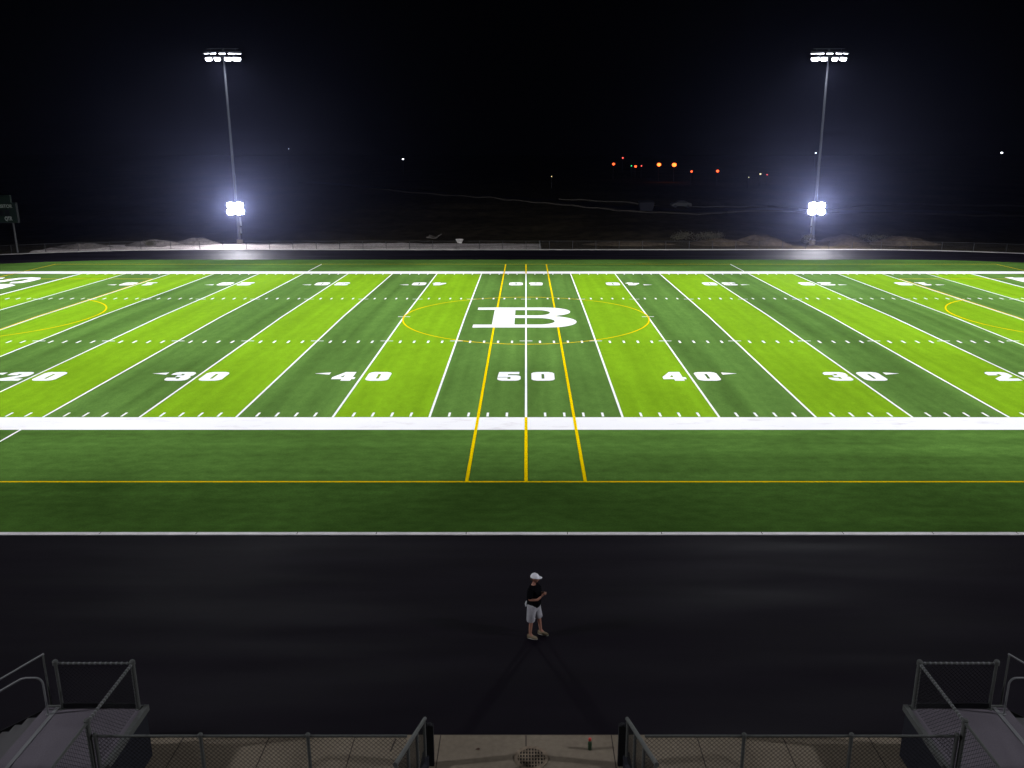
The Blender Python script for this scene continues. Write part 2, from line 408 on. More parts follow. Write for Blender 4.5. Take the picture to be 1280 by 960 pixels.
# ground: one sheet to the horizon, gently uneven beyond the fence
def hash2(ix, iy):
    return math.sin(ix * 127.1 + iy * 311.7) * 43758.5453 % 1.0
def vnoise(x, y):
    ix, iy = math.floor(x), math.floor(y); fx, fy = x - ix, y - iy
    fx = fx * fx * (3 - 2 * fx); fy = fy * fy * (3 - 2 * fy)
    a, b_, c, d = hash2(ix, iy), hash2(ix + 1, iy), hash2(ix, iy + 1), hash2(ix + 1, iy + 1)
    return a + (b_ - a) * fx + (c - a) * fy + (a - b_ - c + d) * fx * fy
def smooth(a, b_, t):
    t = max(0, min(1, (t - a) / (b_ - a))); return t * t * (3 - 2 * t)
def gz(x, y):
    z = -.05
    f = smooth(81, 96, y)
    z += f * (1.1 * (vnoise(x / 17, y / 13) - .5) + .5 * (vnoise(x / 5 + 9, y / 5) - .5)) * (1 - smooth(200, 300, y))
    return z
def axis(a, fine0, fine1, step, b_, grow=1.35):
    xs = []; x = fine0
    while x < fine1: xs.append(x); x += step
    s = step; x = fine1
    while x < b_: xs.append(x); s *= grow; x += s
    xs.append(b_); s = step; x = fine0
    lo = []
    while x > a: s *= grow; x -= s; lo.append(max(x, a))
    return lo[::-1] + xs
xs = axis(-1500, -110, 120, 2.6, 1500); ys = axis(-300, 78, 190, 2.2, 2600)
mb = MB(); nx = len(xs)
mb.add([(x, y, gz(x, y)) for y in ys for x in xs], [(j * nx + i, j * nx + i + 1, (j + 1) * nx + i + 1, (j + 1) * nx + i) for j in range(len(ys) - 1) for i in range(nx - 1)])
M['ground'] = mat('dry_grass_ground', (.034, .027, .016), .95, spec=.0, noise=[(.05, 6, .45, (1, .5, 1)), (.5, 5, .4, (1, .6, 1)), (5, 3, .2, (1, 1, 1))])
tag(mb.build('ground', M['ground'], smooth=True), kind='structure')

# concrete apron in front of the stands, with sawn joints and kerb line
def kerb_joints():
    F = Flat(); r = random.Random(5); x = -27.
    while x < 27:
        F.rect(x, YC - RT - .165, x + .02, YC - RT + .0); x += r.uniform(2.6, 3.4)
    F.build('kerb_joints', M['joint'], .034, z=0)
kerb_joints()
def slab_sheet():
    o = MB().box((-30, -34, -.06), (30, -22.54, .012)).build('concrete_apron', M['concrete']); tag(o, kind='structure')
    F = Flat()
    for k in range(-16, 17):
        x = k * 1.85
        yl = -22.95 if k == 0 else -34
        F.rect(x - .011, yl, x + .011, -22.56)
        if k == 0: F.rect(x - .011, -34, x + .011, -23.7)
    F.rect(-30, -22.55, 30, -22.542)
    F.build('slab_joints', M['joint'], .016, z=0)
    # a crack
    c = Flat(); P = [(-2.80, -22.68), (-2.825, -22.8), (-2.84, -22.95), (-2.865, -23.08)]
    for p, q in zip(P, P[1:]): c.poly([(p[0] - .018, p[1]), (p[0] + .018, p[1]), (q[0] + .018, q[1]), (q[0] - .018, q[1])])
    c.build('slab_crack', M['joint'], .016, z=0)
slab_sheet()

# gravel pad behind the far fence and earth banks
def mound(name, cx, cy, rx, ry, h, m, seed, label, cat='dirt mound', group=None, nr=10, na=36):
    rnd = random.Random(seed); ph = [rnd.uniform(0, 6.28) for _ in range(6)]
    vs = [(0, 0, h)]; fs = []
    for i in range(1, nr + 1):
        t = i / nr
        for k in range(na):
            a = 2 * math.pi * k / na
            e = 1 + .16 * math.sin(2 * a + ph[0]) + .12 * math.sin(3 * a + ph[1]) + .07 * math.sin(5 * a + ph[2])
            zz = h * (1 - t * t) ** 1.3 if i < nr else 0
            zz *= 1 + .30 * (vnoise(t * 4 * math.cos(a) + seed, t * 4 * math.sin(a)) - .5) * 2
            vs.append((rx * t * e * math.cos(a), ry * t * e * math.sin(a), zz - (.14 if i == nr else 0)))
    for k in range(na): fs.append((0, 1 + k, 1 + (k + 1) % na))
    for i in range(nr - 1):
        for k in range(na):
            p = 1 + i * na; fs.append((p + k, p + na + k, p + na + (k + 1) % na, p + (k + 1) % na))
    o = MB().add(vs, fs).build(name, m, smooth=True, offset=(cx, cy, 0))
    return tag(o, label, cat, group)

def pad():
    mb = MB(); X = [i * 1.0 for i in range(-62, 3)]; Y = [72.06 + .8 * i for i in range(10)]
    vs = []
    for y in Y:
        for x in X:
            yb = y
            ax = max(0, -x - XB)
            if ax > 0: yb = y - (47.75 - math.sqrt(max(1, 47.75 ** 2 - ax * ax)))
            e = min((y - 72.06) / .8, (79.28 - y) / .8, (2 - x) / .5, 1)
            vs.append((x, yb, -.045 + max(0, min(e, 1)) * (.06 + .16 * vnoise(x / 1.7, y / 1.1) ** 2 + .05 * vnoise(x * 2, y * 2))))
    n = len(X)
    mb.add(vs, [(j * n + i, j * n + i + 1, (j + 1) * n + i + 1, (j + 1) * n + i) for j in range(len(Y) - 1) for i in range(n - 1)])
    tag(mb.build('gravel_path', M['gravel'], smooth=True), kind='structure')
pad()

# ------------------------------------------------------------------ chain link
def wires(mb, fn, w, h, p, r):
    """diamond wire mesh on a w x h panel; fn(s, t) -> 3D point"""
    def seg(s0, t0, s1, t1):
        a, b_ = Vector(fn(s0, t0)), Vector(fn(s1, t1))
        if (b_ - a).length > .02: mb.tube([a, b_], r, 3, cap=False)
    k = -h
    k = math.floor(-h / p) * p
    while k < w + h:
        # rising: s = k + t
        t0 = max(0, -k); t1 = min(h, w - k)
        if t1 > t0: seg(k + t0, t0, k + t1, t1)
        # falling: s = k + h - t ... use s = k - t
        t0 = max(0, k - w); t1 = min(h, k)
        if t1 > t0: seg(k - t0, t0, k - t1, t1)
        k += p

# far fence, one thing: posts, top rail and mesh, following the mow strip
def far_fence():
    root = empty('chain_link_fence', (0, 72.2, 0))
    tag(root, 'long low chain link fence behind the far side of the track', 'fence')
    path = []
    rf = RO + .9
    a = R(62)
    arc_n = 14
    for i in range(arc_n, 0, -1):
        t = math.pi / 2 + a * i / arc_n; path.append((-XB + rf * math.cos(t), YC + rf * math.sin(t)))
    n = 28
    for i in range(n + 1): path.append((-XB + 2 * XB * i / n, YC + rf))
    for i in range(1, arc_n + 1):
        t = math.pi / 2 - a * i / arc_n; path.append((XB + rf * math.cos(t), YC + rf * math.sin(t)))
    loc = lambda x, y, z: (x, y - 72.2, z)
    rail = MB().tube([loc(x, y, 1.05) for x, y in path], .022, 6).build('top_rail', M['darkwire'], root)
    p0 = MB().tube([(0, 0, -.1), (0, 0, 1.02)], .036, 8).lathe((0, 0, 1.015), [(.045, 0), (.045, .03), (.02, .07)], 8).build('post', M['darkwire'], root)
    for i, (x, y) in enumerate(path):
        o = p0
        if i: o = p0.copy(); COL.objects.link(o); o.parent = root
        o.location = loc(x, y, 0)
    mb = MB()
    for (x0, y0_), (x1, y1_) in zip(path, path[1:]):
        L_ = math.hypot(x1 - x0, y1_ - y0_)
        wires(mb, lambda s, t: loc(x0 + (x1 - x0) * s / L_, y0_ + (y1_ - y0_) * s / L_, .05 + t), L_, .98, .12, .003)
    mb.build('mesh_panel', M['darkwire'], root)
    # pale gate post where the gravel ends
    MB().tube([loc(1.8, YC + rf + .1, -.05), loc(1.8, YC + rf + .1, 1.1)], .07, 10).build('gate_post', M['galv'], root)
far_fence()

def pipe(mb, pts, r=.024, n=10): return mb.tube(pts, r, n)

# front fence: two stretches between the stair rails and the landings
def front_fence(s, label):
    x0, x1 = 2.12, 7.86
    root = empty('chain_link_fence', (s * (x0 + x1) / 2, -25.06, .87)); cx = s * (x0 + x1) / 2
    tag(root, label, 'fence', 'waist high fences at the front of the stands')
    f = lambda x, z: (s * x - cx, 0, z - .87)
    pipe(MB(), [f(x0 + .05, 1.94), f(x1 + .12, 1.94)], .026).build('top_rail', M['galv'], root)
    pipe(MB(), [f(x0 + .05, .95), f(x1 + .12, .95)], .018).build('bottom_rail', M['galv'], root)
    px = [3.98, 5.94]
    for x in px + [x1]:
        mb = MB(); pipe(mb, [f(x, .872), f(x, 1.95)], .034, 12); mb.lathe(f(x, 1.95), [(.045, -.03), (.045, .03), (.02, .06)], 12)
        mb.build('post', M['galv'], root)
    mb = MB(); wires(mb, lambda a, t: f(x0 + .05 + a, .96 + t), x1 - x0, .96, .088, .0036); mb.build('mesh_panel', M['wire'], root)
front_fence(-1, 'front chain link fence between the left landing and the centre stair')
front_fence(1, 'front chain link fence between the centre stair and the right landing')

# centre stair and its two sloping guard rails
def centre_stair():
    root = empty('stadium_stair', (0, -24.15, 0)); tag(root, 'concrete stair rising from the apron into the stands between two sloping rails', 'stair')
    mb = MB()
    for i in range(9):
        mb.box((-2.0, -.335 * (i + 1) - (.0 if i < 8 else 1.2), .0 if i == 0 else .17 * i), (2.0, -.335 * i, .17 * (i + 1) - .001))
    mb.build('steps', M['concrete'], root)
    for s, lab in ((-1, 'sloping chain link guard rail along the left edge of the centre stair'), (1, 'sloping chain link guard rail along the right edge of the centre stair')):
        g = empty('stair_guardrail', (s * 2.06, -23.42, 0)); tag(g, lab, 'guard rail', 'sloping rails of the centre stair')
        P = lambda y, z: (0, y + 23.42, z)
        sl = .513; top = lambda y: 1.08 + (-23.42 - y) * sl
        pipe(MB(), [P(-23.42, top(-23.42)), P(-27, top(-27))], .038, 12).build('top_rail', M['galv'], g)
        mb = MB(); a_, b_ = sorted((-s * .17, -s * .02)); mb.box((a_, -.10, 0), (b_, .0, .97)); mb.lathe((-s * .095, -.05, .97), [(.05, 0), (.05, .02), (.02, .05)], 12)
        pipe(mb, [(-s * .10, -.02, .93), (0, -.02, 1.0)], .02)
        mb.build('post', M['blacksteel'], g)
        for y in (-23.55, -24.6, -25.7, -26.9):
            z0 = max(0, (-23.8 - y) * .507)
            pipe(MB(), [P(y, z0), P(y, top(y))], .03, 10).build('post', M['galv'], g)
        mb = MB(); wires(mb, lambda a, t: P(-23.45 - a, top(-23.45 - a) - .05 - .9 + t), 3.5, .9, .088, .0036); mb.build('mesh_panel', M['wire'], g)
        # stringer plate under the rail
        vs = []
        for dx in (-.07, .07):
            vs += [(dx, 0.0, 0.0), (dx, -3.55, 0.0), (dx, -3.55, .20 + 3.2 * sl), (dx, -.38, .28), (dx, 0.0, .28)]
        MB().add(vs, [(0, 1, 2, 3, 4), (9, 8, 7, 6, 5), (0, 5, 6, 1), (1, 6, 7, 2), (2, 7, 8, 3), (3, 8, 9, 4), (4, 9, 5, 0)]).build('stringer', M['skirt'], g)
centre_stair()
w = MB()
for s in (-1, 1):
    a, b_ = sorted((s * 2.16, s * 7.7)); w.box((a, -27.2, .72), (b_, -24.98, .868)); w.box((a, -25.3, .0), (b_, -25.15, .72))
tag(w.build('walkway', M['concrete']), kind='structure')

# the two stair landings with their guard rails
def landing(s, label):
    root = empty('stair_landing', (s * 8.87, -24.5, 0)); ox, oy = s * 8.87, -24.5
    tag(root, label, 'stair landing', 'raised landings with side stairs at the front of the stands')
    P = lambda x, y, z: (s * x - ox, y - oy, z)
    def B(mb, x0, y0, z0, x1, y1, z1):
        a, b_ = sorted((s * x0 - ox, s * x1 - ox)); return mb.box((a, y0 - oy, z0), (b_, y1 - oy, z1))
    DZ = 1.18
    d = MB(); B(d, 7.90, -27.5, DZ - .06, 9.90, -23.2, DZ); d.build('deck', M['deck'], root)
    g = MB(); B(g, 9.60, -27.5, DZ + .001, 9.68, -23.2, DZ + .012)
    g.build('deck_seam', M['rail'], root)
    sk = MB(); B(sk, 7.83, -27.5, .0, 7.86, -23.19, DZ - .07); B(sk, 7.86, -23.22, 0, 9.9, -23.19, DZ - .07); sk.build('skirt_panel', M['skirt'], root)
    e = MB(); B(e, 7.79, -27.5, DZ - .10, 7.885, -23.14, DZ + .03); e.build('edge_beam', M['galv'], root)
    k = MB(); B(k, 7.9, -23.19, DZ - .09, 9.9, -23.14, DZ + .02); k.build('edge_beam', M['galv'], root)
    k = MB(); B(k, 8.02, -23.245, DZ + .02, 9.5, -23.225, DZ + .13); k.build('kick_plate', M['blacksteel'], root)
    top = 2.25
    posts = [(7.97, -23.22), (9.53, -23.22), (7.97, -25.06), (7.97, -26.9)]
    for i, (x, y) in enumerate(posts):
        mb = MB(); pipe(mb, [P(x, y, DZ), P(x, y, top)], .045 if i in (0, 2) else .03, 14)
        mb.lathe(P(x, y, top), [(.055, -.05), (.055, .03), (.03, .06)], 14); mb.lathe(P(x, y, DZ), [(.09, .001), (.09, .012)], 4)
        mb.build('post', M['galv'], root)
    pipe(MB(), [P(7.97, -23.22, top - .02), P(9.53, -23.22, top - .02)], .024).build('top_rail', M['galv'], root)
    pipe(MB(), [P(7.97, -23.22, top - .02), P(7.97, -26.9, top - .02)], .027).build('top_rail', M['galv'], root)
    # spiral ties that catch the light along the rails
    for i in range(14):
        x = 8.06 + i * .108; MB().tube([P(x, -23.22, top - .02), P(x + .035, -23.22, top - .02)], .029, 8).build('wire_tie', M['rail'], root)
    for i in range(22):
        y = -23.3 - i * .085; MB().tube([P(7.97, y, top - .02), P(7.97, y - .03, top - .02)], .032, 8).build('wire_tie', M['rail'], root)
    mb = MB(); wires(mb, lambda a, q: P(7.99 + a, -23.205, DZ + .06 + q), 1.5, 1.0, .088, .0030)
    wires(mb, lambda a, q: P(7.955, -23.25 - a, DZ + .06 + q), 3.6, 1.0, .088, .0030)
    mb.build('mesh_panel', M['wire'], root)
    # side stair going down and outward
    st = MB()
    for i in range(7):
        x = 9.93 + i * .29; z = DZ - .168 * (i + 1)
        B(st, x, -24.9, z - .05 if z > .05 else 0.0, x + .30, -23.3, z)
    st.build('stair_treads', M['tread'], root)
    for y in (-23.28, -24.93):
        q = MB(); vs = []
        for dy in (-.02, .02):
            vs += [P(9.91, y + dy, DZ), P(9.91, y + dy, DZ - .32), P(11.85, y + dy, 0), P(12.0, y + dy, .08)]
        q.add(vs, [(0, 1, 2, 3), (7, 6, 5, 4), (0, 4, 5, 1), (1, 5, 6, 2), (2, 6, 7, 3), (3, 7, 4, 0)])
        q.build('stringer', M['blacksteel'], root)
    # outer guard of the side stair: sloping rail on two posts
    sl = .60
    gx = 9.88
    q = MB(); pipe(q, [P(gx, -23.0, 2.30), P(gx + 1.0, -23.0, 2.30 - sl), P(gx + 2.1, -23.0, 2.30 - 2.1 * sl)], .020)
    q.build('stair_rail', M['rail'], root)
    for x in (gx + .02, gx + 1.5):
        q = MB(); pipe(q, [P(x, -23.0, max(0, .0)), P(x, -23.0, 2.28 - (x - gx) * sl)], .02); pipe(q, [P(x, -23.0, max(.05, 1.05 - (x - gx) * sl)), P(x, -23.26, max(.05, 1.05 - (x - gx) * sl))], .018)
        q.build('stair_rail_post', M['galv'], root)
    # looped handrail
    hx = 9.72; yy = -23.42
    pts = [P(hx, yy, DZ), P(hx, yy, DZ + .70)]
    for i in range(1, 7):
        a = math.pi / 2 * i / 6; pts.append(P(hx + .13 * (1 - math.cos(a)), yy, DZ + .70 + .15 * math.sin(a)))
    pts += [P(hx + .33, yy, DZ + .85), P(hx + .43, yy, DZ + .82), P(hx + 1.1, yy, DZ + .82 - .67 * sl), P(hx + 2.0, yy, DZ + .82 - 1.57 * sl)]
    q = MB(); pipe(q, pts, .021); pipe(q, [P(hx + 1.75, yy, .01), P(hx + 1.75, yy, DZ + .82 - 1.32 * sl)], .02)
    q.lathe(P(hx, yy, DZ), [(.05, .001), (.05, .015)], 12)
    q.build('handrail', M['rail'], root)
landing(-1, 'raised metal landing with railings at the lower left corner, left of the centre stair')
landing(1, 'raised metal landing with railings at the lower right corner, right of the centre stair')

# ------------------------------------------------------------------ small things on the apron
def drain():
    root = empty('manhole_cover', (.11, -23.27, .0125)); tag(root, 'round rusty drain grate set in the concrete apron', 'drain cover')
    M['iron'] = mat('rusty_iron', (.20, .155, .115), .9, spec=.05, noise=(8, 4, .3, (1, 1, 1)))
    mb = MB(); n = 40
    ro, ri = .36, .285
    vs = []
    for r_, z in ((ro, 0), (ro, .012), (ri, .012), (ri, 0)):
        vs += [(r_ * math.cos(2 * math.pi * k / n), r_ * math.sin(2 * math.pi * k / n), z) for k in range(n)]
    fs = []
    for j in range(3):
        fs += [(j * n + k, j * n + (k + 1) % n, (j + 1) * n + (k + 1) % n, (j + 1) * n + k) for k in range(n)]
    mb.add(vs, fs).build('frame', M['iron'], root)
    MB().lathe((0, 0, 0), [(.284, .0), (.284, .002)], 40).build('sump', mat('sump_dark', (.012, .008, .007), .9), root)
    g = MB()
    for i in range(-4, 5):
        x = i * .062 + .0; h = math.sqrt(.283 ** 2 - x * x)
        g.box((x - .014, -h, .004), (x + .014, h, .011))
    for y in (-.20, -.10, 0, .10, .20):
        h = math.sqrt(max(0, .283 ** 2 - y * y)); g.box((-h, y - .014, .0035), (h, y + .014, .0105))
    g.build('grate', M['iron'], root)
drain()
def bottle():
    root = empty('spray_can', (1.35, -23.01, .0125)); root.scale = (1.2, 1.2, 1.12); tag(root, 'small green bottle with a red cap standing on the concrete apron', 'bottle')
    MB().lathe((0, 0, 0), [(.030, 0), (.036, .006), (.036, .15), (.033, .17), (.022, .185), (.018, .195)], 20).build('body', mat('dark_green_plastic', (.03, .055, .03), .4), root, smooth=True)
    MB().lathe((0, 0, .195), [(.026, 0), (.027, .045), (.020, .055)], 18).build('cap', mat('red_cap', (.55, .05, .04), .5), root, smooth=True)
bottle()
def leaf():
    pts = [(0, 0, .004), (.03, .03, .012), (.07, .035, .018), (.10, .01, .01), (.07, -.02, .006), (.03, -.02, .01)]
    o = MB().add(pts + [(x, y, z + .004) for x, y, z in pts], [(5, 4, 3, 2, 1, 0), (6, 7, 8, 9, 10, 11)] + [(i, (i + 1) % 6, 6 + (i + 1) % 6, 6 + i) for i in range(6)]).build('leaf', mat('dead_leaf', (.06, .03, .02), .9), offset=(-1.07, -23.02, .014))
    tag(o, 'dead brown leaf lying on the concrete apron left of the drain', 'leaf')
leaf()

# ------------------------------------------------------------------ floodlight poles
def floodlight_pole():
    root = empty('floodlight_pole')
    MB().lathe((0, 0, 0), [(.42, -.1), (.42, .55), (.38, .6)], 24).build('concrete_base', M['concrete'], root)
    MB().tube([(0, 0, .6), (0, 0, 8), (0, 0, 16), (0, 0, 24.95)], [.20, .18, .155, .12], 20).build('pole', M['pole'], root, smooth=True)
    q = MB().box((-.28, -.52, 2.4), (.28, -.30, 3.6)); q.box((-.22, -.50, 1.4), (.22, -.30, 2.2)); q.build('control_box', M['housing'], root)
    for z, hw, r in ((23.98, 1.95, .075), (24.62, 2.3, .06), (24.97, 2.05, .035)):
        mb = MB(); mb.tube([(-hw, 0, z), (hw, 0, z)], r, 8)
        mb.build('crossarm', M['pole'], root)
    for x in (-1.6, 1.6): MB().tube([(x, 0, 23.98), (x, 0, 24.97)], .03, 6).build('brace', M['pole'], root)
    def fixture(x, z, yaw, w, h, tilt, lens):
        mtx = Matrix.Translation((x, .30, z)) @ Matrix.Rotation(yaw, 4, 'Z') @ Matrix.Rotation(-tilt, 4, 'X')
        hb = MB()
        # tapered housing: back smaller than the front
        f = [(-w / 2, .12, -h / 2), (w / 2, .12, -h / 2), (w / 2, .12, h / 2), (-w / 2, .12, h / 2)]
        bk = [(-w * .3, -.22, -h * .3), (w * .3, -.22, -h * .3), (w * .3, -.22, h * .3), (-w * .3, -.22, h * .3)]
        hb.add([mtx @ Vector(p) for p in f + bk], [(0, 3, 2, 1), (4, 5, 6, 7), (0, 1, 5, 4), (1, 2, 6, 5), (2, 3, 7, 6), (3, 0, 4, 7)])
        hb.box((-w / 2, .121, h / 2), (w / 2, .32, h / 2 + .02), mtx)
        hb.tube([mtx @ Vector((0, -.2, 0)), (x, 0, z + .15)], .03, 6)
        fo = hb.build('floodlight', M['housing'], root)
        # rounded lens
        lp = []; n = 20; a_, b_ = w / 2 * .94, h / 2 * .9
        for k in range(n):
            t = 2 * math.pi * k / n; c_, s_ = math.cos(t), math.sin(t)
            lp.append((a_ * math.copysign(abs(c_) ** .5, c_), .125, b_ * math.copysign(abs(s_) ** .7, s_)))
        vs = [mtx @ Vector(p) for p in lp] + [mtx @ Vector((p[0], .14, p[2])) for p in lp]
        MB().add(vs, [tuple(range(n)), tuple(range(2 * n - 1, n - 1, -1))] + [(k, n + k, n + (k + 1) % n, (k + 1) % n) for k in range(n)]).build('lens', lens, fo)
    for i, x in enumerate((-1.75, -.68, .66, 1.75)):
        fixture(x, 23.72, R(-x * 14), 1.08 if i in (0, 3) else .86, .50, R(24), M['lens'])
    for i, x in enumerate((-2.0, -1.15, 0, 1.15, 2.0)):
        fixture(x, 24.42, R(-x * 12), .84, .20, R(30), M['lens'] if abs(x) < 1.5 else M['lens_dim'])
    # low bracket with two floodlights
    MB().tube([(-.7, .25, 4.55), (.7, .25, 4.55)], .06, 8).box((-.15, .1, 4.45), (.15, .28, 4.65)).build('low_crossarm', M['pole'], root)
    MB().tube([(-.7, .25, 5.25), (.7, .25, 5.25)], .05, 8).tube([(0, .2, 4.55), (0, .2, 5.25)], .05, 8).build('low_crossarm', M['pole'], root)
    for x, z in ((-.62, 4.35), (.62, 4.35), (-.56, 5.2), (.56, 5.2)):
        mtx = Matrix.Translation((x, .5, z)) @ Matrix.Rotation(R(8), 4, 'X')
        hb = MB(); hb.box((-.54, -.2, -.38), (.54, .15, .38), mtx)
        fo = hb.build('floodlight', M['housing'], root)
        n = 24; lp = [(.52 * math.cos(2 * math.pi * k / n), .152, .37 * math.sin(2 * math.pi * k / n)) for k in range(n)]
        vs = [mtx @ Vector(p) for p in lp] + [mtx @ Vector((p[0], .17, p[2])) for p in lp]
        MB().add(vs, [tuple(range(n)), tuple(range(2 * n - 1, n - 1, -1))] + [(k, n + k, n + (k + 1) % n, (k + 1) % n) for k in range(n)]).build('lens', M['lens_hot'], fo)
    return root
POLES = [(-39.1, 78.6, math.pi, 'left tall floodlight pole behind the far fence, with a dazzling low lamp'),
         (39.1, 78.6, math.pi, 'right tall floodlight pole behind the far fence, with a dazzling low lamp')]
HOME = [(-39.1, -29.5, 0, 'left tall floodlight pole beside the near stands, facing the field'),
        (39.1, -29.5, 0, 'right tall floodlight pole beside the near stands, facing the field')]
proto = floodlight_pole()
for i, (x, y, rz, lab) in enumerate(POLES + HOME):
    o = proto if i == 0 else copy_tree(proto)
    o.location = (x, y, 0); o.rotation_euler = (0, 0, rz)
    tag(o, lab, 'floodlight', 'tall floodlight poles around the field')

def spot(loc, tgt, W_, ang, blend=1., col=(.93, .96, 1.0), rad=.3):
    l = bpy.data.lights.new('floodlight_beam', 'SPOT'); l.energy = W_; l.spot_size = R(ang); l.spot_blend = blend
    l.color = col; l.shadow_soft_size = rad
    o = bpy.data.objects.new('floodlight_beam', l); COL.objects.link(o)
    o.location = loc; o.rotation_euler = (Vector(tgt) - Vector(loc)).to_track_quat('-Z', 'Y').to_euler()
    return o
SP = 1.0
for m in (1, -1): spot((m * 38.2, 77.98, 23.6), (0, -20, 0), 14000, 22)   # spill over the near track
# aimed beams of each left-hand pole (pole row, aim x, aim y, cone, power); the right-hand poles mirror them
BEAMS = [(2, -48, 30, 26, 209709), (2, -27, 20, 38, 97486), (2, -41, -20, 100, 6585), (2, 29, -20, 100, 15651), (2, 1, 30, 26, 166237), (2, -13, 15, 38, 74601), (0, 1, 50, 26, 95155), (2, -6, 15, 38, 59429), (0, -20, 45, 38, 52336), (0, -6, 40, 26, 92145), (2, -62, -20, 100, 5893), (2, -62, 30, 26, 98622), (0, -34, 10, 38, 64932), (2, -20, -20, 100, 5693), (2, -48, 45, 18, 258650), (2, -48, 10, 26, 61219), (2, -34, 5, 38, 25430), (0, -48, 50, 38, 28823), (2, -34, 0, 38, 20630), (0, -34, 40, 26, 86746), (2, -20, -5, 26, 23153), (0, -34, 50, 38, 26446), (2, -27, 65, 38, 305423), (2, -41, 20, 38, 41320), (2, -62, 10, 38, 37769), (0, -48, 40, 26, 56830), (0, -20, 35, 26, 103596), (0, -55, 35, 26, 48478), (2, 1, 5, 26, 40843), (0, -62, 50, 38, 17602), (2, -48, -5, 38, 11514), (2, -62, 20, 60, 11043), (2, -6, -5, 18, 35015), (2, 29, -20, 60, 12494), (2, -48, 0, 26, 30477), (0, -20, 65, 100, 6952), (0, -6, 10, 26, 42927), (2, 8, 10, 26, 43082), (0, -48, 65, 100, 2174), (2, -20, 25, 18, 87554), (0, 1, 35, 18, 95586)]
for i, (pr, tx, ty, ang, pw) in enumerate(BEAMS):
    for m in (1, -1):
        py = 77.98 if pr == 0 else -28.88
        spot((m * (-39.1 + (i % 8 - 3.5) * .5), py, 23.62), (m * tx, ty, 0), pw * SP, ang)
for (x, y, rz, _) in POLES:          # the dazzling low lamps, aimed up over the field
    spot((x, y - .80, 4.6), (0, -38, 16), 650000, 13, rad=.3)

# ------------------------------------------------------------------ scoreboard
def text_mesh(body, size, name, m, parent, loc, rz=0, bold=.0, sx=1):
    c = bpy.data.curves.new(name, 'FONT'); c.body = body; c.size = size; c.extrude = .012; c.offset = bold
    c.align_x = 'CENTER'; c.align_y = 'CENTER'
    t = bpy.data.objects.new(name, c); COL.objects.link(t)
    me = bpy.data.meshes.new_from_object(t.evaluated_get(bpy.context.evaluated_depsgraph_get()))
    bpy.data.objects.remove(t)
    me.name = name
    o = link(name, me, None, parent); me.materials.clear(); me.materials.append(m)
    o.location = loc; o.rotation_euler = (R(90), 0, rz); o.scale = (sx, 1, 1)
    return o
def scoreboard():
    root = empty('scoreboard', (-67.6, 68.6, 0), R(0)); tag(root, 'dark green scoreboard on posts beyond the far left bend of the track', 'scoreboard')
    hw = 4.5
    for x in (-3.4, 3.75): MB().tube([(x, .25, -.1), (x, .25, 3.7)], .11, 10).build('post', M['darkpost'], root)
    MB().box((-hw, 0, 3.7), (hw, .35, 6.1)).build('panel', M['board'], root)
    MB().box((-hw + .3, .02, 6.12), (hw - .55, .33, 7.0)).build('header_panel', M['board'], root)
    f = MB(); f.box((-hw - .05, -.03, 3.64), (hw + .05, .38, 3.70)); f.box((hw, -.03, 3.70), (hw + .05, .38, 6.1)); f.box((-hw - .05, -.03, 3.7), (-hw, .38, 6.1)); f.box((-hw, -.02, 6.10), (hw, .36, 6.12))
    f.build('frame', mat('frame_grey', (.035, .04, .038), .8, spec=.1), root)
    text_mesh('VISITOR', .56, 'lettering', M['boardwhite'], root, (3.15, -.012, 5.66), bold=.006, sx=.92)
    text_mesh('QTR', .66, 'lettering', M['boardwhite'], root, (3.40, -.012, 4.15), bold=.008, sx=.68)
    d = MB()
    for x in (.5, 1.3): d.box((x, -.01, 4.55), (x + .6, .0, 5.3))
    d.box((2.3, -.01, 4.5), (2.9, 0, 5.25)); d.box((3.05, -.01, 4.5), (3.65, 0, 5.25))
    d.build('digit_window', mat('digit_black', (.01, .01, .012), .4), root)
scoreboard()

# ------------------------------------------------------------------ beyond the fence
def unp(px, py):
    u = py - 189.; D = 13943 / u - 3.357
    return ((px - 657.5) / (u * .0789), D - 38.28)
def strip(name, pts, w, m, dz):
    P = [Vector(p) for p in pts]; Q = []
    for a, b_ in zip(P, P[1:]):
        n = max(1, int((b_ - a).length / 2.5))
        Q += [a.lerp(b_, i / n) for i in range(n)]
    Q.append(P[-1]); vs = []
    for i, p in enumerate(Q):
        d = (Q[min(i + 1, len(Q) - 1)] - Q[max(i - 1, 0)]).normalized(); nn = Vector((-d.y, d.x)) * w / 2
        for q in (p - nn, p + nn): vs.append((q.x, q.y, gz(q.x, q.y) + dz + .25))
    n = len(Q)
    vs += [(x, y, z - .6) for x, y, z in vs]
    fs = [(2 * i, 2 * i + 2, 2 * i + 3, 2 * i + 1)[::-1] for i in range(n - 1)]
    o = 2 * n
    fs += [(2 * i, 2 * i + 2, o + 2 * i + 2, o + 2 * i) for i in range(n - 1)] + [(2 * i + 1, o + 2 * i + 1, o + 2 * i + 3, 2 * i + 3) for i in range(n - 1)]
    return tag(MB().add(vs, fs).build(name, m), kind='structure')
far1 = [unp(380, 228.5), unp(500, 239), unp(720, 257.5), unp(810, 264.5), unp(872, 269), unp(905, 266), unp(1000, 267), unp(1280, 268.5)]
strip('pavement', far1, 1.5, M['path'], 0.)
far2 = [unp(700, 249), unp(905, 259.5), unp(960, 257.5), unp(1000, 261.5), unp(1150, 257.5), unp(1400, 258.5)]
strip('pavement', far2, 1.0, M['path'], 0.)
far3 = [(unp(380, 228.5)[0], unp(380, 228.5)[1] + 7)] + [(x, y + 7) for x, y in far1[1:3]] + [(x, y + 8) for x, y in far1[3:]]
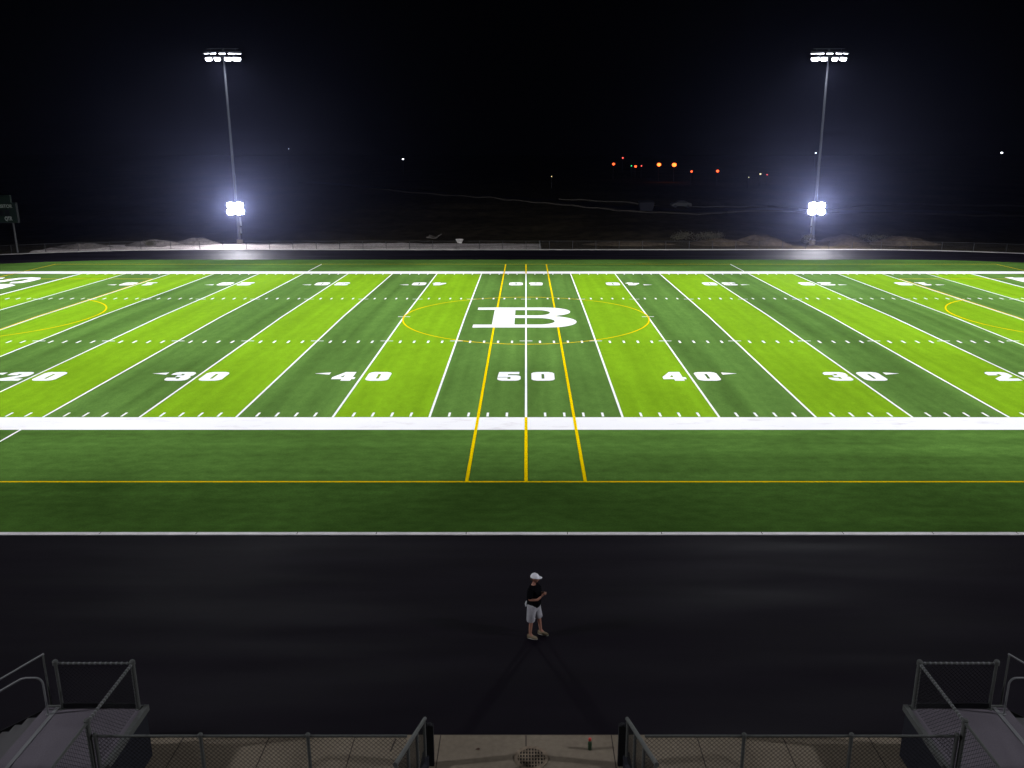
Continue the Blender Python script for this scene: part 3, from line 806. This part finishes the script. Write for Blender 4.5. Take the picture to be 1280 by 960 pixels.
strip('road', far3, 8.5, M['asphalt'], -.1)

rm = random.Random(3)
side = {0: 'left', 1: 'right'}
spec = [(-58, 73.2, 3.6, 2.2, .62, 'heap', 'grey dirt heap behind the far left bend, nearest the scoreboard'),
        (-50, 76.0, 4.2, 2.2, .75, 'heap', 'grey dirt heap behind the far fence, between scoreboard and left floodlight pole'),
        (-44.5, 77.6, 3.2, 1.8, .85, 'heap', 'grey dirt heap just left of the left floodlight pole base'),
        (26.5, 78.5, 4.0, 2.6, .65, 'dirt', 'low brown earth bank behind the far fence, leftmost of those by the right pole'),
        (32.2, 79.2, 4.2, 2.8, 1.05, 'dirt', 'brown earth bank behind the far fence, just left of the right floodlight pole'),
        (43.8, 79.8, 4.6, 2.8, .95, 'dirt', 'brown earth bank behind the far fence, just right of the right floodlight pole'),
        (51.5, 78.6, 4.5, 2.4, .9, 'dirt', 'brown earth bank behind the far right bend, nearest the picture edge'),
        (14, 78.0, 5.5, 2.0, .35, 'dirt', 'shallow brown earth bank behind the middle of the far fence')]
for i, (x, y, rx, ry, h, m, lab) in enumerate(spec):
    mound('dirt_mound', x, y, rx, ry, h, M[m], i + 1, lab, 'dirt mound', 'earth heaps behind the far fence')

def scrub(x, y, w, h, seed, label):
    rnd = random.Random(seed); root = empty('scrub_bush', (x, y, gz(x, y)))
    st = MB(); lf = MB()
    for i in range(9):
        a = rnd.uniform(0, 6.28); r_ = rnd.uniform(.2, 1) * w / 2; top = (r_ * math.cos(a), r_ * math.sin(a), h * rnd.uniform(.45, 1))
        st.tube([(0, 0, -.05), (top[0] * .4, top[1] * .4, top[2] * .6), top], [.03, .02, .008], 5)
        for j in range(70):
            c = Vector(top) + Vector((rnd.gauss(0, w * .13), rnd.gauss(0, w * .13), rnd.gauss(-.05 * h, h * .14)))
            c.z = max(.03, c.z)
            u = Vector((rnd.gauss(0, 1), rnd.gauss(0, 1), rnd.gauss(0, 1))).normalized() * .09; v = u.cross(Vector((rnd.gauss(0, 1), rnd.gauss(0, 1), 1))).normalized() * .05
            lf.add([c - u, c + v, c + u, c - v], [(0, 1, 2, 3)])
    st.build('stem', M['bark'], root); lf.build('foliage', M['bushes'], root)
    tag(root, label, 'bush', 'dark scrub bushes on the ground beyond the far fence')
for i, (px, py, w, h, lab) in enumerate([(870, 301, 4.5, 1.3, 'dark scrub bush beyond the far fence, under the orange lamps, largest of the row'),
        (847, 300, 3.2, 1.0, 'dark scrub bush beyond the far fence, left of the largest bush'),
        (893, 301, 3.0, 1.1, 'dark scrub bush beyond the far fence, right of the largest bush'),
        (1090, 303, 3.0, 1.0, 'dark scrub bush right of the right floodlight pole'),
        (1007, 306, 1.8, 1.3, 'small dark bush at the foot of the right floodlight pole'),
        (187, 309, 1.6, .8, 'small dark bush beside the grey heaps left of the left floodlight pole')]):
    x, y = unp(px, py); scrub(x, y, w, h, i + 20, lab)

def planter():
    x, y = unp(574.5, 303.6); root = empty('concrete_planter', (x, y, -.05)); tag(root, 'pale flared concrete tub standing at the back of the gravel pad', 'planter')
    MB().lathe((0, 0, 0), [(.30, 0), (.34, .1), (.5, .42), (.56, .46), (.56, .56), (.48, .56), (.44, .44)], 20).build('tub', M['mow'], root)
    MB().ball((0, 0, .42), .45, .45, .06, 16, 6).build('soil', M['dirt'], root)
planter()
def rubble():
    x, y = unp(541, 296.5); root = empty('rubble_pile', (x, y, gz(x, y))); tag(root, 'small pile of broken pale slabs on the dark ground beyond the gravel pad', 'rubble pile')
    for i, (dx, dy, dz, a, b_, l, w_) in enumerate([(0, 0, .2, .35, .3, 1.3, .8), (.7, .2, .35, -.5, .1, 1.1, .7), (-.6, -.2, .1, .1, -.4, .9, .6)]):
        mtx = Matrix.Translation((dx, dy, dz)) @ Matrix.Rotation(a, 4, 'Y') @ Matrix.Rotation(b_, 4, 'X') @ Matrix.Rotation(i * .7, 4, 'Z')
        MB().box((-l / 2, -w_ / 2, -.06), (l / 2, w_ / 2, .06), mtx).build('slab', M['path'], root)
rubble()
def dumpster():
    x, y = unp(810, 264.2); y += 3; root = empty('dumpster', (x, y, gz(x, y) + .1)); tag(root, 'dark steel bin standing beside the far pavement under the orange lamps', 'dumpster')
    vs = [(-1.3, -.9, 0), (1.3, -.9, 0), (1.3, .9, 0), (-1.3, .9, 0), (-1.6, -1.1, 1.7), (1.6, -1.1, 1.7), (1.6, 1.1, 2.0), (-1.6, 1.1, 2.0)]
    MB().add(vs, [(3, 2, 1, 0), (0, 1, 5, 4), (1, 2, 6, 5), (2, 3, 7, 6), (3, 0, 4, 7), (4, 5, 6, 7)]).build('bin_body', M['skirt'], root)
    MB().add([(-1.65, -1.15, 1.72), (1.65, -1.15, 1.72), (1.65, 1.15, 2.03), (-1.65, 1.15, 2.03), (-1.65, -1.15, 1.8), (1.65, -1.15, 1.8), (1.65, 1.15, 2.11), (-1.65, 1.15, 2.11)],
             [(3, 2, 1, 0), (4, 5, 6, 7), (0, 1, 5, 4), (1, 2, 6, 5), (2, 3, 7, 6), (3, 0, 4, 7)]).build('lid', M['blacksteel'], root)
dumpster()
def car():
    x, y = unp(855, 262.6); y += 4; root = empty('parked_car', (x, y, gz(x, y) + .12), R(4)); tag(root, 'pale car parked on the far road under the orange lamps', 'car')
    prof = [(-2.2, .35), (-2.25, .75), (-1.9, .95), (-1.2, 1.02), (-.6, 1.45), (.8, 1.47), (1.5, 1.05), (2.15, .95), (2.25, .6), (2.2, .35)]
    def extr(pr, w_): 
        n = len(pr); return [(a, -w_, z) for a, z in pr] + [(a, w_, z) for a, z in pr], [tuple(range(n)), tuple(range(2 * n - 1, n - 1, -1))] + [(i, n + i, n + (i + 1) % n, (i + 1) % n) for i in range(n)]
    MB().add(*extr(prof, .88)).build('body', mat('pale_car_paint', (.06, .06, .06), .6, spec=.1), root)
    MB().add(*extr([(-1.05, 1.03), (-.55, 1.40), (.72, 1.42), (1.3, 1.06)], .885)).build('window', mat('car_glass', (.02, .02, .025), .1), root)
    for a in (-1.4, 1.4):
        for b_ in (-.8, .8):
            MB().tube([(a, b_ - .11, .34), (a, b_ + .11, .34)], .34, 18).build('wheel', M['blacksteel'], root)
    for b_ in (-.65, .65): MB().box((-2.27, b_ - .15, .62), (-2.2, b_ + .15, .76)).build('headlight', M['rail'], root)
car()

# distant lamps
def street_lamp(px, py, D, m, r, label, rad=None, grp='far lamps on the dark horizon'):
    Y = D - 38.28; zc = D * .9643 + 0; ang = (py - 189.) * .9643 / (1022.2 - .2647 * (py - 480))
    z = 12.23 - D * ang; X = (px - 657.5) * D / (1022.2 - .2647 * (py - 480))
    g = gz(X, Y); root = empty('street_lamp', (X, Y, g)); tag(root, label, 'street lamp', grp)
    h = z - g
    MB().tube([(0, .6, -.1), (0, .6, h + .25)], [.14, .09], 8).tube([(0, .6, h + .25), (0, .0, h + .30)], .06, 6).build('pole', M['darkwire'], root)
    hd = MB(); hd.box((-r * .7, -r * .5, h + r * .75), (r * .7, .6, h + r * .75 + .16)); hd.build('lamp_head', M['blacksteel'], root)
    MB().ball((0, 0, h), r, r, r * .85, 14, 10).build('lens', m, root)
    return (X, Y, z)
LA = [(767, 205, 400, 'amber', .62, 'orange street lamp at the left end of the far row'),
      (794.5, 208, 390, 'amber', .55, 'orange street lamp, second from the left in the far row'),
      (823.8, 205.7, 360, 'amber_hot', .80, 'bright orange street lamp, left one of the brightest pair'),
      (842.8, 206, 360, 'amber_hot', .90, 'bright orange street lamp, right one of the brightest pair'),
      (864.5, 214.3, 330, 'amber', .40, 'small orange street lamp just right of the brightest pair'),
      (897, 213.8, 330, 'amber', .55, 'orange street lamp at the right end of the far row'),
      (778.5, 197.3, 520, 'redlamp', .42, 'tiny red lamp above the left end of the orange row'),
      (801.8, 207.3, 420, 'redlamp', .28, 'tiny red lamp beside the second orange lamp'),
      (789.3, 207.3, 420, 'greenlamp', .30, 'tiny green lamp beside the second orange lamp'),
      (503.7, 198.8, 500, 'whitelamp', .45, 'single white lamp on the dark horizon left of centre'),
      (1252.3, 191, 600, 'whitelamp', .60, 'white lamp on the dark horizon at the far right'),
      (1019.6, 191.2, 600, 'whitelamp', .40, 'white lamp on the horizon just left of the right floodlight pole'),
      (950.5, 217.5, 320, 'yellowlamp', .30, 'small yellow lamp left of the right floodlight pole'),
      (959, 218.3, 320, 'redlamp', .22, 'tiny pink lamp left of the right floodlight pole'),
      (936, 221.6, 300, 'yellowlamp', .17, 'faint low lamp right of the orange row'),
      (360.8, 186, 640, 'whitelamp', .20, 'faint white lamp right of the left floodlight pole'),
      (689.5, 220.5, 300, 'yellowlamp', .12, 'faint lamp on the dark ground near the middle of the horizon')]
for px, py, D, m, r, lab in LA:
    p = street_lamp(px, py, D, M[m], r, lab)
    if m == 'amber_hot':
        spot((p[0], p[1] - .1, p[2] - 1.2), (p[0], p[1] - 6, 0), 700, 120, 1, (1, .30, .05), .2)

# ------------------------------------------------------------------ the man on the track
def skinmesh(name, verts, edges, radii, m, parent=None, sub=2, root=0, obj=True):
    me = bpy.data.meshes.new(name); me.from_pydata(verts, edges, []); o = bpy.data.objects.new(name, me); COL.objects.link(o)
    o.modifiers.new('s', 'SKIN'); sl = me.skin_vertices[0].data
    for i, r_ in enumerate(radii):
        sl[i].radius = (r_, r_) if not isinstance(r_, tuple) else r_
        sl[i].use_root = (i == root)
    sd = o.modifiers.new('d', 'SUBSURF'); sd.levels = sub; sd.render_levels = sub
    bpy.context.view_layer.update()
    nm = bpy.data.meshes.new_from_object(o.evaluated_get(bpy.context.evaluated_depsgraph_get()))
    bpy.data.objects.remove(o); nm.name = name
    for p in nm.polygons: p.use_smooth = True
    if not obj: return nm
    nm.materials.clear(); nm.materials.append(m)
    return link(name, nm, None, parent)

def man():
    root = empty('person', (.20, -18.62, 0), R(-22))
    tag(root, 'man in a white cap, black shirt and grey shorts standing on the dark track', 'person')
    skin = mat('skin', (.30, .14, .10), .6, noise=(10, 3, .08, (1, 1, 1)))
    shirt = mat('black_shirt', (.005, .005, .006), .95, spec=.0, bump=(20, .3, .01)); shorts = mat('grey_shorts', (.30, .29, .32), .9, noise=(7, 4, .18, (1, 1, .6)), bump=(14, .5, .02))
    cap = mat('white_cap', (.70, .68, .74), .8); shoe = mat('tan_shoe', (.20, .155, .10), .8); sole = mat('sole', (.4, .38, .33), .8)
    # x forward, y left; right leg is the near one
    RH, LH = (-.02, -.10, .93), (0.0, .10, .93)
    V = [(-.01, 0, .98),                                   # 0 pelvis
         (0, 0, 1.10), (.0, 0, 1.25), (-.01, 0, 1.40), (0.0, 0, 1.50), (.02, 0, 1.57),   # 1-5 spine to neck
         RH, (-.02, -.12, .52), (-.05, -.13, .12),         # 6-8 right leg
         LH, (.10, .12, .53), (.14, .15, .12),             # 9-11 left leg
         (-.01, -.19, 1.42), (-.03, -.225, 1.15), (.17, -.17, 1.17), (.25, -.10, 1.25),   # 12-15 right arm: shoulder elbow forearm wrist
         (-.01, .19, 1.42), (.02, .23, 1.16), (.20, .12, 1.22), (.27, .03, 1.29),        # 16-19 left arm
         (.04, -.135, .045), (.23, .16, .045)]             # 20, 21 feet
    Ed = [(0, 1), (1, 2), (2, 3), (3, 4), (4, 5), (0, 6), (6, 7), (7, 8), (0, 9), (9, 10), (10, 11), (3, 12), (12, 13), (13, 14), (14, 15), (3, 16), (16, 17), (17, 18), (18, 19), (8, 20), (11, 21)]
    Rd = [.10, .10, .10, .10, .05, .055, .095, .058, .040, .095, .058, .040, .045, .040, .036, .026, .045, .040, .036, .026, .035, .035]
    base = skinmesh('body', V, Ed, Rd, skin, obj=False)
    bm = bmesh.new(); bm.from_mesh(base)
    # head: sculpted sphere with brow, nose, chin
    hb = bmesh.new(); bmesh.ops.create_uvsphere(hb, u_segments=28, v_segments=20, radius=1)
    for v in hb.verts:
        x, y, z = v.co
        sx, sy, sz = .098, .078, .122
        if z < 0: sy *= 1 + .22 * z; sx *= 1 + .10 * z
        X, Y_, Z = x * sx, y * sy, z * sz
        if x > 0:
            nose = math.exp(-((z + .12) / .17) ** 2 - (y / .17) ** 2) * .026
            brow = math.exp(-((z - .22) / .1) ** 2 - (y / .5) ** 2) * .006
            eye = -math.exp(-((z - .05) / .10) ** 2 - ((abs(y) - .38) / .14) ** 2) * .010
            lip = math.exp(-((z + .48) / .07) ** 2 - (y / .25) ** 2) * .007
            chin = math.exp(-((z + .80) / .14) ** 2 - (y / .3) ** 2) * .012
            X += nose + brow + eye + lip + chin
        v.co = Vector((X + .035, Y_, Z + 1.675))
    tmp = bpy.data.meshes.new('t'); hb.to_mesh(tmp); hb.free(); bm.from_mesh(tmp); bpy.data.meshes.remove(tmp)
    # ears
    for s in (-1, 1):
        e = bmesh.new(); bmesh.ops.create_uvsphere(e, u_segments=10, v_segments=8, radius=1)
        for v in e.verts: v.co = Vector((v.co.x * .018 + .02, v.co.y * .010 + s * .078, v.co.z * .032 + 1.665))
        t = bpy.data.meshes.new('t'); e.to_mesh(t); e.free(); bm.from_mesh(t); bpy.data.meshes.remove(t)
    # hands: palm plus five bent fingers each, closed against one another in front of the chest
    def hand(wr, d, up, side):
        d = Vector(d).normalized(); up = Vector(up).normalized(); sd = d.cross(up).normalized() * side
        wr = Vector(wr)
        pv = [wr, wr + d * .05, wr + d * .095]
        t = skinmesh('h', pv, [(0, 1), (1, 2)], [(.022, .026), (.018, .038), (.016, .040)], None, obj=False, sub=1); bm.from_mesh(t); bpy.data.meshes.remove(t)
        for k, (off, ln) in enumerate(((-.03, .075), (-.01, .085), (.01, .08), (.03, .062))):
            b0 = wr + d * .085 + sd * off; p1 = b0 + d * ln * .5 - up * .008; p2 = p1 + d * ln * .2 - up * ln * .4; p3 = p2 - up * ln * .25 - d * ln * .12
            t = skinmesh('f', [b0, p1, p2, p3], [(0, 1), (1, 2), (2, 3)], [.0095, .0088, .008, .0065], None, obj=False, sub=1); bm.from_mesh(t); bpy.data.meshes.remove(t)
        b0 = wr + d * .03 - sd * .02; p1 = b0 - sd * .035 + d * .02 - up * .01; p2 = p1 + d * .035 - up * .012
        t = skinmesh('f', [b0, p1, p2], [(0, 1), (1, 2)], [.013, .011, .008], None, obj=False, sub=1); bm.from_mesh(t); bpy.data.meshes.remove(t)
    hand((.25, -.10, 1.25), (.45, .5, .55), (-.4, .3, .6), 1)
    hand((.27, .03, 1.29), (.35, -.5, .35), (-.2, -.4, .8), -1)
    me = bpy.data.meshes.new('body'); bm.to_mesh(me); bm.free(); me.materials.append(skin)
    for p in me.polygons: p.use_smooth = True
    link('body', me, None, root)
    # shirt: torso and short sleeves
    sv = [(-.01, 0, .83), (0.01, 0, 1.03), (.015, 0, 1.24), (0, 0, 1.38), (0, 0, 1.49), (-.01, -.18, 1.425), (-.03, -.225, 1.17), (-.01, .18, 1.425), (.02, .235, 1.18)]
    skinmesh('shirt', sv, [(0, 1), (1, 2), (2, 3), (3, 4), (3, 5), (5, 6), (3, 7), (7, 8)], [(.185, .20), (.19, .205), (.185, .205), (.175, .195), (.085, .09), .10, .082, .10, .082], shirt, root)
    # shorts: waist and two flared legs
    pv = [(-.01, 0, 1.04), (-.015, 0, .90), (-.02, -.11, .80), (-.03, -.125, .54), (.02, .11, .80), (.08, .12, .55), (-.03, -.125, .47), (.09, .125, .48)]
    skinmesh('shorts', pv, [(0, 1), (1, 2), (2, 3), (1, 4), (4, 5), (3, 6), (5, 7)], [(.16, .17), (.165, .175), .13, .118, .13, .118, .128, .128], shorts, root, root=1)
    # towel end tucked at the back of the waist
    skinmesh('towel', [(-.17, -.06, 1.02), (-.19, -.07, .93), (-.185, -.07, .85)], [(0, 1), (1, 2)], [(.012, .02), (.015, .028), (.012, .02)], cap, root, sub=1)
    # cap: dome, band and brim
    c = MB(); n = 28; rows = []
    for i in range(8):
        t = math.pi / 2 * i / 7; rows.append((math.cos(t), math.sin(t)))
    vs = []
    for cr, sr in rows:
        for k in range(n):
            a = 2 * math.pi * k / n; vs.append((.03 + .118 * cr * math.cos(a), .092 * cr * math.sin(a), 1.705 + .112 * sr))
    c.add(vs, [(i * n + k, i * n + (k + 1) % n, (i + 1) * n + (k + 1) % n, (i + 1) * n + k) for i in range(7) for k in range(n)])
    c.ball((.03, 0, 1.818), .010)
    co = c.build('cap', cap, root, smooth=True)
    br = MB(); top = []; bot = []
    for i in range(13):
        a = -1.15 + 2.3 * i / 12
        xi, yi = .03 + .112 * math.cos(a), .092 * math.sin(a); xo, yo = xi + .085 * math.cos(a * .75), yi * 1.02
        zz = 1.712 - .012 * abs(math.sin(a)); top += [(xi, yi, zz), (xo, yo, zz + .012)]
    nn = len(top); vs = top + [(x, y, z - .006) for x, y, z in top]; fs = []
    for i in range(12):
        fs += [(2 * i, 2 * i + 1, 2 * i + 3, 2 * i + 2), (nn + 2 * i + 2, nn + 2 * i + 3, nn + 2 * i + 1, nn + 2 * i), (2 * i + 1, nn + 2 * i + 1, nn + 2 * i + 3, 2 * i + 3)]
    br.add(vs, fs).build('brim', cap, co, smooth=True)
    hr = MB(); hr.ball((.0, 0, 1.665), .093, .082, .075, 20, 12); hr.build('hair', mat('brown_hair', (.05, .03, .02), .9), root, smooth=True)
    # shoes
    for (x, y) in ((-.05, -.13), (.14, .15)):
        prof = [(-.075, .04), (-.03, .047), (.05, .05), (.12, .052), (.17, .045), (.205, .025)]
        s_ = MB(); vs = []; nseg = 10
        hts = [.085, .10, .085, .065, .055, .04]
        for (px_, wd), h in zip(prof, hts):
            for k in range(nseg):
                a = math.pi * k / (nseg - 1); vs.append((x + px_, y + wd * math.cos(a), .018 + h * math.sin(a)))
        fs = [(i * nseg + k, i * nseg + k + 1, (i + 1) * nseg + k + 1, (i + 1) * nseg + k) for i in range(5) for k in range(nseg - 1)]
        fs += [(i * nseg, (i + 1) * nseg, (i + 1) * nseg + nseg - 1, i * nseg + nseg - 1) for i in range(5)]
        fs += [tuple(range(nseg)), tuple(5 * nseg + k for k in reversed(range(nseg)))]
        so = s_.add(vs, fs).build('shoe', shoe, root, smooth=True)
        q = MB(); n = 20
        ol = [(x + .063 + .15 * math.cos(2 * math.pi * k / n), y + .052 * math.sin(2 * math.pi * k / n)) for k in range(n)]
        q.add([(a, b_, .002) for a, b_ in ol] + [(a, b_, .024) for a, b_ in ol], [tuple(reversed(range(n))), tuple(range(n, 2 * n))] + [(k, (k + 1) % n, n + (k + 1) % n, n + k) for k in range(n)])
        q.build('sole', sole, so)
    return root
man()

# ------------------------------------------------------------------ night air
HAZE = True
if HAZE:
    hm = bpy.data.materials.new('night_haze'); hm.use_nodes = True; nt = hm.node_tree
    nt.nodes.remove(nt.nodes['Principled BSDF'])
    pv = nt.nodes.new('ShaderNodeVolumePrincipled'); pv.inputs['Density'].default_value = .000015; pv.inputs['Anisotropy'].default_value = .91
    pv.inputs['Color'].default_value = (.50, .54, 1, 1)
    nt.links.new(pv.outputs[0], nt.nodes['Material Output'].inputs['Volume'])
    hz = MB().box((-1550, -330, -2), (1550, 2650, 60)).build('haze', hm); tag(hz, kind='stuff')

# ------------------------------------------------------------------ world, camera, view
w = bpy.data.worlds.new('World'); sc.world = w; w.use_nodes = True
bg = w.node_tree.nodes['Background']; bg.inputs[0].default_value = (.10, .11, .2, 1); bg.inputs[1].default_value = .0012

cd = bpy.data.cameras.new('camera'); cam = bpy.data.objects.new('camera', cd); COL.objects.link(cam); sc.camera = cam
cd.sensor_width = 36; cd.lens = 36 * 1060 / 1280; cd.shift_x = -17.5 / 1280; cd.clip_end = 4000; cd.clip_start = .1
cam.location = (0, -38.28, 12.23); cam.rotation_euler = (R(90 - 15.35), 0, 0)

sc.view_settings.view_transform = 'Standard'; sc.view_settings.look = 'None'; sc.view_settings.gamma = 1; sc.view_settings.exposure = 0
sc.view_settings.use_curve_mapping = False
sc.cycles.use_denoising = True
sc.cycles.max_bounces = 3; sc.cycles.diffuse_bounces = 2; sc.cycles.volume_bounces = 0
sc.cycles.use_light_tree = True
sc.cycles.sample_clamp_indirect = 4
